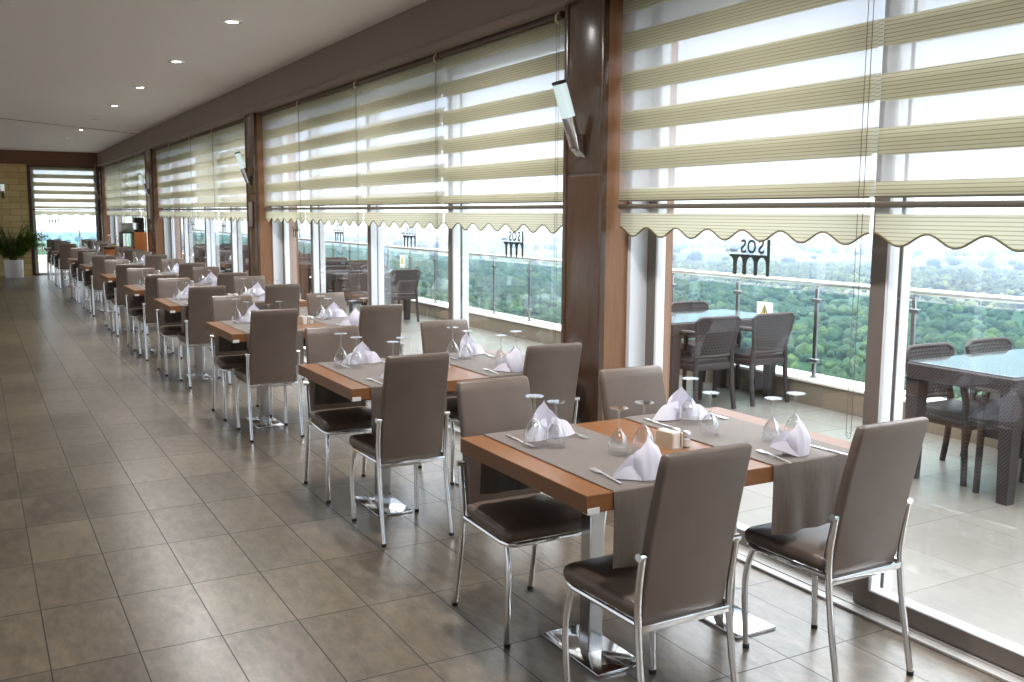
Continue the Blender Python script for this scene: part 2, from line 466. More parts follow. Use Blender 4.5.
# sliding windows, one per bay
def window(n, y0, y1, cuts):
    root = bpy.data.objects.new('window_%d' % n, None); COL.objects.link(root); structure(root)
    fr = MB()
    fr.box(3.055, 3.225, y0, y0+.028, .01, BEAM).box(3.055, 3.225, y1-.028, y1, .01, BEAM).box(3.055, 3.225, y0, y1, BEAM-.06, BEAM)
    fr.build('window_frame', M['alu_white'], root, smooth=False)
    ed = [y0+.03] + cuts + [y1-.03]
    for k in range(len(ed)-1):
        a, b = ed[k], ed[k+1]
        front = (k % 2 == 0)
        x0, x1 = (3.095, 3.155) if front else (3.165, 3.222)
        a2 = a if k == 0 else a-.045; b2 = b if k == len(ed)-2 else b+.045
        s = MB(); w = .085
        s.box(x0, x1, a2, a2+w, .016, 2.66, .004, 1).box(x0, x1, b2-w, b2, .016, 2.66, .004, 1)
        s.box(x0, x1, a2+w, b2-w, .016, .095, .003, 1).box(x0, x1, a2+w, b2-w, 2.58, 2.69)
        xf = x0-.0015
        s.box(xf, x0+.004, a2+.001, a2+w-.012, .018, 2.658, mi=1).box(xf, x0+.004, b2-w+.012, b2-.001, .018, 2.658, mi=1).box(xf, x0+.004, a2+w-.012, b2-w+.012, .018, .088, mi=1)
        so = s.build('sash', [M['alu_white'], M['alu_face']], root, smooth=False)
        xm = (x0+x1)/2
        MB().box(xm-.003, xm+.003, a2+w-.01, b2-w+.01, .085, 2.60).build('pane', M['pane'], so, smooth=False)
    return root
window(1, COLS[0][1], COLS[1][0], [-.82, .88, 2.575])
window(2, COLS[1][1], COLS[2][0], [6.46, 8.16, 9.82])
window(3, COLS[2][1], COLS[3][0], [13.4, 15.1, 16.8])
window(4, COLS[3][1], COLS[4][0], [20.9, 22.7, 24.5])
r5 = bpy.data.objects.new('window_5', None); COL.objects.link(r5); structure(r5)
MB().box(1.33, 1.40, YE, YE+.06, 0, BEAM).box(2.78, 2.85, YE, YE+.06, 0, BEAM).box(1.33, 2.85, YE, YE+.06, 0, .06).box(1.33, 2.85, YE, YE+.06, BEAM-.06, BEAM).build('window_frame', M['alu'], r5, smooth=False)
MB().box(1.39, 2.79, YE+.025, YE+.031, .05, BEAM-.05).build('pane', M['pane'], r5, smooth=False)

# vinyl logo: arches of an aqueduct under the word
def logo_mesh():
    W, H = .270, .195
    m = MB()
    def bx(u0, u1, v0, v1): m.box(0, .0015, u0, u1, v0, v1)
    # u runs left to right as read from outside
    base_top = .098
    bx(0, W, .086, base_top)                       # top band
    for (a, b) in ((0, .022), (.078, .102), (.152, .178), (.217, .243)): bx(a, b, 0, .088)
    def spandrel(uc, half, zc, side):              # solid above the curve of an arch
        pts = [(uc, .0885)]
        for k in range(9):
            a = PI/2*k/8
            pts.append((uc+side*half*(1-math.cos(a)), zc+(.087-zc)*math.sin(a)))
        m.prism(pts, 'x', 0, .0015)
    for (a, b) in ((.022, .078), (.102, .152), (.178, .217)):
        h = (b-a)/2
        spandrel(a, h, .048, 1); spandrel(b, h, .048, -1)
    spandrel(.243, .026, .06, 1)
    bx(0, .019, base_top, .172)                    # tall first letter
    m.box(0, .0015, .004, .014, .178, .186)
    return m
def text_mesh(s, size, u, v, tall=1.0):
    cu = bpy.data.curves.new('lettering', 'FONT'); cu.body = s; cu.size = size; cu.extrude = .0007; cu.resolution_u = 3
    o = bpy.data.objects.new('lettering', cu); COL.objects.link(o)
    dg = bpy.context.evaluated_depsgraph_get(); dg.update()
    me = bpy.data.meshes.new_from_object(o.evaluated_get(dg))
    vs = [(p.co.z, u+p.co.x, v+p.co.y*tall) for p in me.vertices]; fs = [tuple(p.vertices) for p in me.polygons]
    bpy.data.objects.remove(o); bpy.data.curves.remove(cu); bpy.data.meshes.remove(me)
    return vs, fs
lg = logo_mesh()
for s, size, u, v, tl in (('s', .12, .034, .105, 1.18), ('o', .12, .087, .105, 1.18), ('s', .12, .152, .105, 1.18), ('THERMAL', .022, .206, .105, 1.2), ('RESORT', .018, .030, .180, 1)):
    lg.verts_faces(*text_mesh(s, size, u, v, tl))
logo_me = lg.mesh('window_logo', M['decal'], smooth=False)
def logo(label, loc, rz=0):
    o = link('window_logo', logo_me, loc=loc); o.rotation_euler = (0, 0, rz)
    tag(o, label, 'logo', 'logo stickers on the windows')
# read from outside: u grows towards -y seen from inside (mirrored)
LOGO = [(3.275, 3.190, ''), (5.425, 3.12, ''), (7.335, 3.19, ''), (8.905, 3.12, ''), (10.56, 3.19, ''), (14.15, 3.19, ''), (16.0, 3.12, '')]
LN = ['grey arches logo on the glass just right of the near pier', 'grey arches logo on the pane just left of the near pier', 'grey arches logo on the second pane beyond the near pier',
      'grey arches logo on the third pane beyond the near pier', 'grey arches logo on the pane just right of the second pier', 'grey arches logo on the second pane beyond the second pier', 'grey arches logo on the third pane beyond the second pier']
for (y, x, _), lb in zip(LOGO, LN): logo(lb, (x, y, 1.318))
logo('grey arches logo on the far end window', (1.93, YE+.02, 1.29), PI/2)

# ------------------------------------------------------------------ blinds
def chain_mesh():
    m = MB(); L = 1.93
    n = int(2*L/.011)
    for k in range(n):
        s = k/n*2
        z = -L*(s if s < 1 else 2-s); y = -.012 if s < 1 else .012
        if z < -L+.02: y *= max(.2, (z+L)/.02)
        c = (0, y, z); r = .0031
        vs = [(r, 0, 0), (-r, 0, 0), (0, r, 0), (0, -r, 0), (0, 0, r), (0, 0, -r)]
        m.verts_faces([(c[0]+a, c[1]+b, c[2]+d) for a, b, d in vs], [(0, 2, 4), (2, 1, 4), (1, 3, 4), (3, 0, 4), (2, 0, 5), (1, 2, 5), (3, 1, 5), (0, 3, 5)])
    m.tube([(0, -.012, 0), (0, -.012, -L), (0, -.004, -L-.012), (0, .004, -L-.012), (0, .012, -L), (0, .012, 0)], .0012, 5)
    return m.mesh('chain', M['bar'])
CHAIN = chain_mesh()
def blind(label, y0, y1, shift=0.0, drop=0.0, waves=None, chain='near', group='striped roller blinds along the windows', root=None, xb=2.972):
    """blind hanging in the plane x = xb from y0 to y1"""
    r = root or thing('roller_blind', label, 'blind', (xb, (y0+y1)/2, 0), 0, group)
    w = (y1-y0)/2; TOP = 2.708
    MB().box(-.03, .05, -w, w, 2.69, 2.724, .006).build('head_rail', M['beam_dark'], r)
    def layer(name, x, off):
        m = MB()
        z = 1.67-drop; bands = []
        cur = z; k = -2
        while cur < TOP:
            b0 = 1.825+.197*k+off-drop; b1 = b0+.10
            for (lo, hi, mi) in ((b0, b1, 0), (b1, b0+.197, 1)):
                lo2, hi2 = max(lo, z), min(hi, TOP)
                if hi2-lo2 > .002: bands.append((lo2, hi2, mi))
            cur = b0+.197; k += 1
        ny = 12
        for lo, hi, mi in bands:
            for j in range(ny):
                ya = -w+.004+(2*w-.008)*j/ny; yb = -w+.004+(2*w-.008)*(j+1)/ny
                q = lambda y: x+.0015*math.sin(y*5.1+off*40)
                m.verts_faces([(q(ya), ya, lo), (q(yb), yb, lo), (q(yb), yb, hi), (q(ya), ya, hi)], [(0, 1, 2, 3)], mi)
        return m.build(name, [M['band'], M['sheer']], r, smooth=False)
    layer('front_fabric', 0.0, 0.0); layer('back_fabric', .028, shift)
    MB().box(-.008, .034, -w, w, 1.631-drop, 1.654-drop, .006).box(-.004, .001, -w+.003, w-.003, 1.667-drop, 1.675-drop).build('bottom_bar', M['bar'], r)
    v = MB(); n = 96; A = .023
    per = (2*w)/round(2*w/.236)
    zb = lambda y: 1.512-drop + A*math.cos(2*PI*(y+w)/per)
    for j in range(n):
        ya, yb = -w+.003+(2*w-.006)*j/n, -w+.003+(2*w-.006)*(j+1)/n
        v.verts_faces([(.01, ya, zb(ya)), (.01, yb, zb(yb)), (.01, yb, 1.607-drop), (.01, ya, 1.607-drop)], [(0, 1, 2, 3)], 0)
        v.verts_faces([(.01, ya, 1.607-drop), (.01, yb, 1.607-drop), (.01, yb, 1.645-drop), (.01, ya, 1.645-drop)], [(0, 1, 2, 3)], 1)
    vo = v.build('valance', [M['band'], M['sheer']], r, smooth=False)
    MB().tube([(.009, -w+.003+(2*w-.006)*j/n, zb(-w+.003+(2*w-.006)*j/n)) for j in range(n+1)], .0042, 6).build('piping', M['piping'], vo)
    if chain:
        yc = -w+.012 if chain == 'near' else w-.03
        MB().tube([(-.032, yc-.0, 2.72), (-.05, yc, 2.705), (-.052, yc, 2.675), (-.034, yc, 2.66)], .006, 6).build('chain_wheel', M['cream'], r)
        c = link('chain', CHAIN, r, (-.036, yc, 2.68))
    return r
blind('cream striped blind at the right edge of the picture', .88, 2.520)
blind('wide cream striped blind right of the near pier', 2.538, 4.165, .01)
blind('cream striped blind just left of the near pier', 4.72, 6.335, .0)
blind('cream striped blind second from the near pier', 6.352, 7.975, .035)
blind('cream striped blind third from the near pier', 7.992, 9.645, .03)
blind('cream striped blind just right of the second pier', 9.662, 11.19, .01)
blind('cream striped blind just left of the second pier', 11.70, 13.62, .075)
blind('nearly closed cream blind second beyond the second pier', 13.64, 15.16, .098)
blind('cream striped blind third beyond the second pier', 15.18, 16.90, .02)
blind('cream striped blind just right of the third pier', 16.92, 18.48, .01)
blind('cream striped blind just left of the third pier', 19.3, 20.58, .02)
blind('cream striped blind second beyond the third pier', 20.6, 21.88, .05)
blind('cream striped blind third beyond the third pier', 21.9, 23.15, .06)
blind('nearly closed cream blind in the far corner', 23.17, 26.3, .098)
rb = thing('roller_blind', 'cream striped blind on the far end window', 'blind', (2.08, YE-.04, 0), PI/2, 'striped roller blinds along the windows')
blind('', -.75, .75, 0, 0, root=rb, chain=None)

# ------------------------------------------------------------------ dining chair
def cushion(m, out, z0, z1, crown, er):
    """upholstered slab from a rounded outline (ccw list of (x,y))"""
    cx = sum(p[0] for p in out)/len(out); cyy = sum(p[1] for p in out)/len(out)
    def ring(ins, z):
        R = []
        for x, y in out:
            d = math.hypot(x-cx, y-cyy); k = max(0, (d-ins)/d)
            R.append((cx+(x-cx)*k, cyy+(y-cyy)*k, z))
        return R
    loops = [ring(er*1.2, z0), ring(er*.3, z0+er*.25), ring(0, z0+er)]
    for k in range(1, 5):
        a = PI/2*k/4; loops.append(ring(er*(1-math.cos(a)), z1-er+er*math.sin(a)))
    for ins, h in ((.06, .55), (.11, .85), (.16, 1.0)): loops.append(ring(ins, z1+crown*h))
    m.rings(loops)
def rounded_rect(hx0, hx1, y0, y1, r, n=5):
    """half width hx0 at y0 and hx1 at y1"""
    pts = []
    for (sx, yy, a0) in ((1, y0, -PI/2), (1, y1, 0), (-1, y1, PI/2), (-1, y0, PI)):
        hx = hx0 if yy == y0 else hx1
        cx = sx*(hx-r); c_y = yy + (r if yy == y0 else -r)
        for k in range(n+1):
            a = a0 + PI/2*k/n; pts.append((cx+r*math.cos(a), c_y+r*math.sin(a)))
    return pts
def chair_proto():
    t = thing('dining_chair', 'x', 'chair')
    m = MB(); cushion(m, rounded_rect(.178, .198, -.15, .252, .04), .406, .458, .012, .022)
    m.build('seat', M['leather'], t, angle=60)
    # padded back panel, leaning backwards
    m = MB(); loops = []
    def yb(z): return -.150 - .108*max(0, (z-.40))/.54 + .008*math.sin(PI*min(1, max(0, (z-.4)/.54)))
    for i in range(15):
        z = .395 + (.928-.395)*i/14
        hw = .163 + .002*math.sin(PI*i/14)
        th = .05 - .012*(i/14)
        loops.append((z, hw, th))
    L = []
    def sec(z, hw, th, ins):
        y0 = yb(z); r = .012
        pts = rounded_rect(hw-ins, hw-ins, y0+ins, y0+th-ins, max(.003, r-ins*.3), 3)
        return [(x, y, z) for x, y in pts]
    L.append(sec(.392, .163, .05, .012))
    for z, hw, th in loops[:-1]: L.append(sec(z, hw, th, 0.0 if z > .396 else .004))
    L.append(sec(.922, .163, .038, .001)); L.append(sec(.929, .163, .038, .006)); L.append(sec(.932, .162, .038, .013))
    m.rings(L); m.build('backrest', M['leather'], t, angle=50)
    # under-seat frame
    m = MB()
    rail = [(-.172, -.155, .397), (-.184, .18, .397), (-.175, .225, .397), (-.15, .238, .397), (.15, .238, .397), (.175, .225, .397), (.184, .18, .397), (.172, -.155, .397)]
    m.tube(rail, .0095, 8); m.box(-.16, .16, -.02, .02, .394, .404)
    m.build('seat_frame', M['chrome'], t)
    MB().box(-.172, .172, -.166, -.142, .372, .397, .004).build('rear_rail', M['chrome'], t)
    for s in (-1, 1):
        fp = smooth_path([(s*.168, .195, .402), (s*.176, .222, .33), (s*.181, .232, .24), (s*.180, .226, .12), (s*.177, .218, .012)])
        lg = MB().tube(fp, .0115, 10).build('leg', M['chrome'], t)
        MB().lathe([(0, 0), (.0125, 0), (.0125, .016), (0, .016)], 10, (s*.177, .218, 0)).build('foot_cap', M['rubber'], lg)
        rp = smooth_path([(s*.178, -.174, .615), (s*.179, -.166, .56), (s*.178, -.156, .48), (s*.176, -.155, .40), (s*.177, -.172, .26), (s*.179, -.198, .13), (s*.180, -.222, .012)])
        lr = MB().tube(rp, .0115, 10).build('leg', M['chrome'], t)
        MB().lathe([(0, 0), (.0125, 0), (.0125, .016), (0, .016)], 10, (s*.180, -.222, 0)).build('foot_cap', M['rubber'], lr)
        MB().tube([(s*.150, -.163, .612), (s*.193, -.172, .614)], .0125, 10).build('bolt', M['chrome'], t)
    return Proto(t)
CH = chair_proto()

# ------------------------------------------------------------------ dining table
TX0, TX1, TD = 1.582, 2.865, .872
def table_proto():
    t = thing('dining_table', 'x', 'table')
    L = TX1-TX0
    MB().box(0, L, 0, TD, .692, .75, .0025, 1).build('table_top', M['table_wood'], t)
    for cx in (.322, L-.322):
        MB().box(cx-.031, cx+.031, TD/2-.031, TD/2+.031, .012, .692, .003, 1).build('column', M['column'], t)
        MB().box(cx-.10, cx+.10, TD/2-.192, TD/2+.192, 0, .014, .004, 2).build('base_plate', M['plate'], t)
        MB().box(cx-.16, cx+.16, TD/2-.25, TD/2+.25, .680, .692).build('support_plate', M['black'], t)
    MB().box(.003, .048, -.002, .028, .689, .710, .001, 1).build('corner_tag', M['sticker'], t)
    return Proto(t)
TB = table_proto()
def runner_mesh():
    W = .41; hang = .245
    path = [(-.007, .75-hang), (-.0065, .70)] + [(-.006+.007*(1-math.cos(a))-.0005, .7455+.007*math.sin(a)) for a in (0, PI/6, PI/3, PI/2)]
    path = [(-.006, .75-hang), (-.006, .75-hang*.8), (-.006, .75-hang*.6), (-.006, .75-hang*.4), (-.006, .75-hang*.2), (-.005, .747), (-.002, .7525), (.01, .7535)]
    path += [(TD*k/10, .7535) for k in range(1, 10)] + [(TD-y, z) for y, z in reversed(path)]
    n = len(path)
    def fn(u, v):
        y, z = path[round(v*(n-1))]
        h = max(0, (.745-z)/hang)
        side = -1 if v < .5 else 1
        x = (u-.5)*W*(1-.0*h)
        wob = side*(.006*h*(1+math.sin(u*19+2*side)) + .010*h*h*max(0, math.sin(u*11+side)))
        return (x, y+wob, z)
    m = MB(); m.grid(fn, 28, n-1)
    me = m.mesh('table_runner', M['runner'], angle=60)
    return me
RUN = runner_mesh()

# ------------------------------------------------------------------ glassware, cutlery, napkins
def goblet_proto(h, rb, rf, bowl_h):
    """upturned goblet: rim on the table, foot in the air"""
    t = thing('wine_glass', 'x', 'glass')
    def bowl(k):
        q = k/12
        if q < .3: return rb*(.94+.06*math.sin(q/.3*PI/2))
        return max(.005, rb*(1-((q-.3)/.7)**1.75)**.85)
    outer = [(bowl(k), bowl_h*k/12) for k in range(13)]
    inner = [(max(.002, r-.0014), z) for r, z in outer[:-1]]
    MB().lathe(outer + [(.0045, bowl_h+.004)], 28).lathe(inner[:11], 28).build('bowl', M['goblet'], t)
    MB().lathe([(.0055, bowl_h), (.0042, bowl_h+.012), (.0035, bowl_h+.03), (.0036, h-.02), (.006, h-.009)], 12).build('stem', M['goblet'], t)
    MB().lathe([(.006, h-.009), (.014, h-.0055), (rf, h-.003), (rf, h-.001), (0, h)], 28).build('foot', M['goblet'], t)
    return Proto(t)
GL = goblet_proto(.188, .041, .035, .112)
GS = goblet_proto(.168, .037, .033, .095)
def napkin_mesh(seed):
    R = random.Random(seed); m = MB()
    ph = R.uniform(0, 6)
    tip = R.uniform(.128, .15)
    lean = R.uniform(-.02, .02)
    def leaf_fn(u, v):
        th = (u-.5)*2*math.radians(176); a = abs(th)/math.radians(176)
        top = math.cos(min(1, a/.8)*PI/2)
        h = .050 + (tip-.05)*(.72*top**.8 + .28*max(0, 1-a*2.6)**1.3)
        q = v*h/tip
        r = .036 + .013*math.sin(PI*min(1, q*1.15)) - .030*q**3
        r *= 1+.10*math.sin(4*th+ph+3*v)*(.4+.6*v) + .05*math.sin(9*th+2*ph)
        if th > 0: r *= 1.06                                       # the outer fold overlaps the inner one
        z = h*v
        return (r*math.sin(th)*1.05+lean*q, -r*math.cos(th)*.8+.012*q, z+.001)
    m.grid(leaf_fn, 32, 10)
    for s in (-1, 1):
        ln = R.uniform(.11, .145); yy = R.uniform(.01, .07); zt = R.choice((.004, .006, .04))
        def wing(u, v, s=s, ln=ln, yy=yy, zt=zt):
            a0 = Vector((s*.012, .040-.02*v, .066*v+.002)); b0 = Vector((s*ln, yy, zt))
            p = a0.lerp(b0, u)
            p.z += .030*math.sin(PI*u)*v + .008*math.sin(3*PI*u+ph)*v*(1-u)
            p.y += .016*math.sin(PI*u)*(1-v)
            return tuple(p)
        m.grid(wing, 12, 5)
        def wing2(u, v, s=s, ln=ln, yy=yy, zt=zt):
            a0 = Vector((s*.04, .01-.03*v, .045*(1-v)+.002)); b0 = Vector((s*ln, yy, zt))
            p = a0.lerp(b0, u); p.z += .012*math.sin(PI*u)*(1-v)
            return tuple(p)
        m.grid(wing2, 10, 4)
    def flap(u, v):
        x = (u-.5)*.07*(1-.6*v); return (x, .041+.006*math.cos(u*PI*2)-.004*v, .002+.055*v)
    m.grid(flap, 8, 4)
    return m.mesh('napkin', M['cloth'], angle=70)
NAP = [napkin_mesh(s) for s in range(5)]
def fork_mesh():
    m = MB()
    out = [(-.004, -.095), (.004, -.095), (.0035, 0), (.0025, .035), (.009, .052), (.011, .062), (-.011, .062), (-.009, .052), (-.0025, .035), (-.0035, 0)]
    def zz(y): return .003 + (.004*math.exp(-((y-.02)/.03)**2)) + .006*max(0, (y-.05)/.05)*0
    top = [(x, y, zz(y)+.0022) for x, y in out]; bot = [(x, y, zz(y)) for x, y in out]
    m.rings([bot, top])
    for k in range(4):
        x = -.009+.006*k
        m.box(x-.0017, x+.0017, .06, .10, zz(.06), zz(.06)+.002)
    return m.mesh('fork', M['cutlery'])
def knife_mesh():
    m = MB()
    out = [(-.004, -.10), (.004, -.10), (.0035, 0), (.008, .01), (.009, .06), (.004, .105), (-.004, .11), (-.0045, 0)]
    m.rings([[(x, y, .001) for x, y in out], [(x, y, .0035) for x, y in out]])
    m.box(-.005, .005, -.10, 0, .0005, .006, .002, 1)
    return m.mesh('knife', M['cutlery'])
FORK, KNIFE = fork_mesh(), knife_mesh()
def caddy_proto():
    t = thing('napkin_holder', 'x', 'napkin holder')
    m = MB()
    for s in (-1, 1):
        m.prism([(-.05, 0), (.05, 0), (.05, .045), (.042, .056), (-.046, .062), (-.05, .056)], 'x', s*.021-.003, s*.021+.003)
    m.box(-.022, .022, -.05, .05, 0, .006)
    m.build('holder', simple('beige_holder', rgb(196, 180, 158), .5), t, smooth=False)
    m = MB()
    for k in range(5): 
        x = -.013+.0062*k; m.box(x-.0024, x+.0024, -.044, .047, .006, .060+.003*math.sin(k*2.3))
    m.build('paper_napkins', M['white'], t, smooth=False)
    return Proto(t)
CAD = caddy_proto()
def shaker_proto():
    t = thing('salt_shaker', 'x', 'shaker')
    MB().lathe([(0, 0), (.017, 0), (.018, .006), (.016, .04), (.0165, .044)], 14).build('jar', M['goblet'], t)
    MB().lathe([(0, .003), (.0145, .003), (.0145, .03), (0, .031)], 12).build('contents', M['white'], t)
    MB().lathe([(.017, .043), (.017, .054), (.012, .06), (0, .061)], 14).build('cap', M['steel'], t)
    return Proto(t)
SHK = shaker_proto()

ORD = ['nearest table', 'second table from camera', 'third table from camera', 'fourth table from camera', 'fifth table from camera', 'sixth table from camera',
       'fourth table from far window', 'third table from far window', 'second table from far window', 'last table by far window']
ROWS = [2.353, 4.381, 6.780, 9.085, 11.085, 13.40, 16.22, 18.41, 22.20, 24.43]
XOFF = [0, -.02, -.035, -.06, -.085, -.085, -.09, -.10, -.12, -.125]
rnd = random.Random(11)
for i, y0 in enumerate(ROWS):
    nm = ORD[i]; ox = XOFF[i]
    jit = (lambda a: 0.0) if i == 0 else (lambda a: rnd.uniform(-a, a))
    TB.place('long wooden dining table with two dark runners, ' + nm, (TX0+ox, y0, 0), 0, 'wooden dining tables in a row along the windows')
    fc = {0: (1.820, 2.607, -.033, -.036), 1: (1.83, 2.61, .034, .05), 2: (1.81, 2.60, .065, .05), 3: (1.835, 2.53, .12, .08)}.get(i, (1.83+ox, 2.60+ox, rnd.uniform(-.04, .05), rnd.uniform(-.04, .05)))
    bc = {0: (1.823, 2.50, .826, .80), 1: (1.82, 2.575, .833, .85), 2: (1.80, 2.565, .858, .77)}.get(i, (1.82+ox, 2.58+ox, TD+rnd.uniform(-.06, .03), TD+rnd.uniform(-.06, .03)))
    if i == 7: bc = bc[:2] + (TD-.06, TD-.10)
    for k, end in ((0, 'aisle'), (1, 'window')):
        CH.place('brown leather chair with back to camera, %s end of %s' % (end, nm), (fc[k], y0+fc[2+k], 0), jit(.03), 'brown leather dining chairs')
        CH.place('brown leather chair facing camera, %s end of %s' % (end, nm), (bc[k], y0+bc[2+k], 0), PI+jit(.03), 'brown leather dining chairs')
        rx = (1.885 if k == 0 else 2.55)+ox
        r = link('table_runner', RUN, loc=(rx, y0, 0)); tag(r, 'dark taupe table runner across the %s end of %s' % (end, nm), 'table runner', 'dark table runners')
        for q, side in ((0, 'camera'), (1, 'far')):
            if i == 0:
                nx, ny = [[(1.862, 2.415), (1.868, 3.07)], [(2.528, 2.413), (2.545, 3.10)]][k][q]
                g1, g2 = [[((2.041, 2.681), (1.962, 2.723)), ((1.757, 2.965), (1.825, 2.925))], [((2.655, 2.56), (2.585, 2.605)), ((2.515, 3.0), (2.45, 2.80))]][k][q]
                fk = [[(1.750, 2.49, -.10), (1.99, 3.06, PI)], [(2.418, 2.42, -.16), (2.70, 3.08, PI)]][k][q]
                kn = [[(1.985, 2.46, 0), (1.745, 3.05, PI)], [(2.665, 2.40, .05), (2.40, 3.06, PI)]][k][q]
            else:
                sy = 1 if q == 0 else -1; yb_ = y0+.07 if q == 0 else y0+TD-.13
                J = lambda a: rnd.uniform(-a, a)
                nx, ny = rx-sy*.02+J(.015), yb_+J(.015)
                g1 = (rx+sy*.12+J(.012)-(.0 if q == 0 else .0), yb_+sy*(.25+J(.02))); g2 = (rx+sy*.045+J(.012), yb_+sy*(.27+J(.02)))
                if q == 1: g1, g2 = (rx-.125+J(.012), yb_-.10+J(.02)), (rx-.055+J(.012), yb_-.14+J(.02))
                fk = (rx-sy*.135, yb_+sy*.05, (0 if q == 0 else PI)+J(.1)); kn = (rx+sy*.105, yb_+sy*.04, (0 if q == 0 else PI)+J(.08))
            zt = .7545
            where = '%s side, %s end of %s' % (side, end, nm)
            n_ = link('napkin', NAP[(i*3+k*2+q) % 5], loc=(nx, ny, zt)); n_.rotation_euler = (0, 0, (PI*q)+ (0.35 if i == 0 and k == 1 and q == 0 else rnd.uniform(-.7, .7)))
            tag(n_, 'folded white napkin on %s' % where, 'napkin', 'folded white napkins')
            GL.place('taller upturned wine glass on %s' % where, (g1[0], g1[1], zt), 0, 'upturned wine glasses')
            GS.place('shorter upturned wine glass on %s' % where, (g2[0], g2[1], zt), 0, 'upturned wine glasses')
            o = link('fork', FORK, loc=(fk[0], fk[1], zt)); o.rotation_euler = (0, 0, fk[2]); tag(o, 'steel fork on %s' % where, 'fork', 'forks')
            o = link('knife', KNIFE, loc=(kn[0], kn[1], zt)); o.rotation_euler = (0, 0, kn[2]); tag(o, 'steel knife on %s' % where, 'knife', 'knives')
    cx = (2.20 if i == 0 else 2.215)+ox; cyy = y0+(.382 if i == 0 else .40)
    CAD.place('beige napkin holder in the middle of ' + nm, (cx, cyy, .75), jit(.2), 'napkin holders')
    SHK.place('glass salt shaker on the window side of holder, ' + nm, (cx+.055, cyy-.03, .75), 0, 'salt and pepper shakers')
    SHK.place('glass pepper shaker on the far side of holder, ' + nm, (cx+.052, cyy+.025, .75), 0, 'salt and pepper shakers')

# ------------------------------------------------------------------ wall lamps, downlights, switches
def sconce_proto():
    t = thing('wall_lamp', 'x', 'lamp')
    # local: wall behind at x=0, lamp leans into the room (-x)
    A = Vector((-.022, 0, -.19)); B = Vector((-.15, 0, .185)); d = (B-A).normalized(); n = Vector((d.z, 0, -d.x))
    def slab(s0, s1, hw, ht, cut=0.0):
        m = MB(); L = []
        for s in (s0, s1):
            c = A+d*s; ring = []
            for k in range(20):
                a = 2*PI*k/20; ca, sa = math.cos(a), math.sin(a)
                u = hw*math.copysign(abs(ca)**.6, ca); v = ht*math.copysign(abs(sa)**.6, sa)
                off = d*(cut*(v/ht) if s == s0 else 0)
                ring.append(tuple(c + Vector((0, 1, 0))*u + n*v + off))
            L.append(ring)
        return m.rings(L)
    slab(.0, .20, .041, .026, -.045).build('holder', M['chrome'], t)
    slab(.195, .375, .043, .028).build('glass_shade', M['shade'], t)
    slab(.372, .388, .044, .029).build('cap', M['black'], t)
    MB().box(-.05, 0, -.02, .02, -.16, -.12, .003).box(-.010, 0, -.03, .03, -.185, -.09, .003).build('bracket', M['panel_wood'], t)
    return Proto(t)
SCN = sconce_proto()
SCN.place('slanted chrome and glass wall lamp on the near pier', (XW-.004, 4.385, 2.115), 0, 'slanted wall lamps')
SCN.place('slanted chrome and glass wall lamp on the second pier', (XW-.004, 11.42, 2.115), 0, 'slanted wall lamps')
SCN.place('slanted chrome and glass wall lamp on the third pier', (XW-.004, 18.86, 2.115), 0, 'slanted wall lamps')
SCN.place('slanted wall lamp on the far stone wall', (.70, YE, 2.10), PI/2, 'slanted wall lamps')
def down_proto():
    t = thing('downlight', 'x', 'downlight')
    MB().lathe([(.052, -.002), (.056, -.007), (.082, -.004), (.085, 0), (.052, 0)], 28).build('ring', M['steel'], t)
    MB().lathe([(.052, -.002), (.049, .0), (.045, .001)], 24).build('collar', M['seam'], t)
    MB().lathe([(0, -.004), (.03, -.0035), (.046, -.001)], 24).build('lamp', M['lamp'], t)
    return Proto(t)
DWN = down_proto()
BEAM_L = bpy.data.lights.new('downlight_beam', 'SPOT'); BEAM_L.energy = LAMP_W; BEAM_L.color = (1, .985, .965); BEAM_L.spot_size = 2.7; BEAM_L.spot_blend = 1.0; BEAM_L.shadow_soft_size = .09
def beam(x, y):
    lo = bpy.data.objects.new('downlight_beam', BEAM_L); COL.objects.link(lo); lo.location = (x, y, CEIL-.02)
DN = ['nearest', 'second', 'third', 'fourth', 'fifth', 'sixth', 'seventh', 'eighth']
for k in range(8):
    y = 7.856+2.32*k
    o = DWN.place('recessed ceiling downlight, %s one from the camera' % DN[k], (1.872-.006*k, y, CEIL), 0, 'recessed ceiling downlights')
    if k in (4, 6, 7):                                              # these three are switched off
        for ch in o.children:
            if ch.name.startswith('lamp'):
                ch.material_slots[0].link = 'OBJECT'; ch.material_slots[0].material = M['grey_box']
    else: beam(1.872-.006*k, y)
for k in range(3): beam(1.872, .9+2.32*k)                           # the same row goes on above the viewer
sw = thing('switch_panel', 'tall narrow switch plate on the second pier under its lamp', 'switch', (XW, 11.43, 1.575))
MB().box(-.012, 0, -.11, .11, -.155, .155, .004).build('plate', M['black'], sw)
MB().box(-.016, -.010, -.075, .075, -.14, .14, .003).build('cover', M['beam'], sw)
tag(MB().tube(smooth_path([(2.83, YE-.03, 2.80), (2.80, YE-.12, 2.70), (2.78, YE-.3, 2.55), (2.74, YE-.3, 2.42), (2.78, YE-.35, 2.2), (2.83, YE-.35, 1.98), (2.85, YE-.3, 1.9)]), .008, 6).build('cable', M['cream']), 'loose pale cable hanging in the far ceiling corner', 'cable')

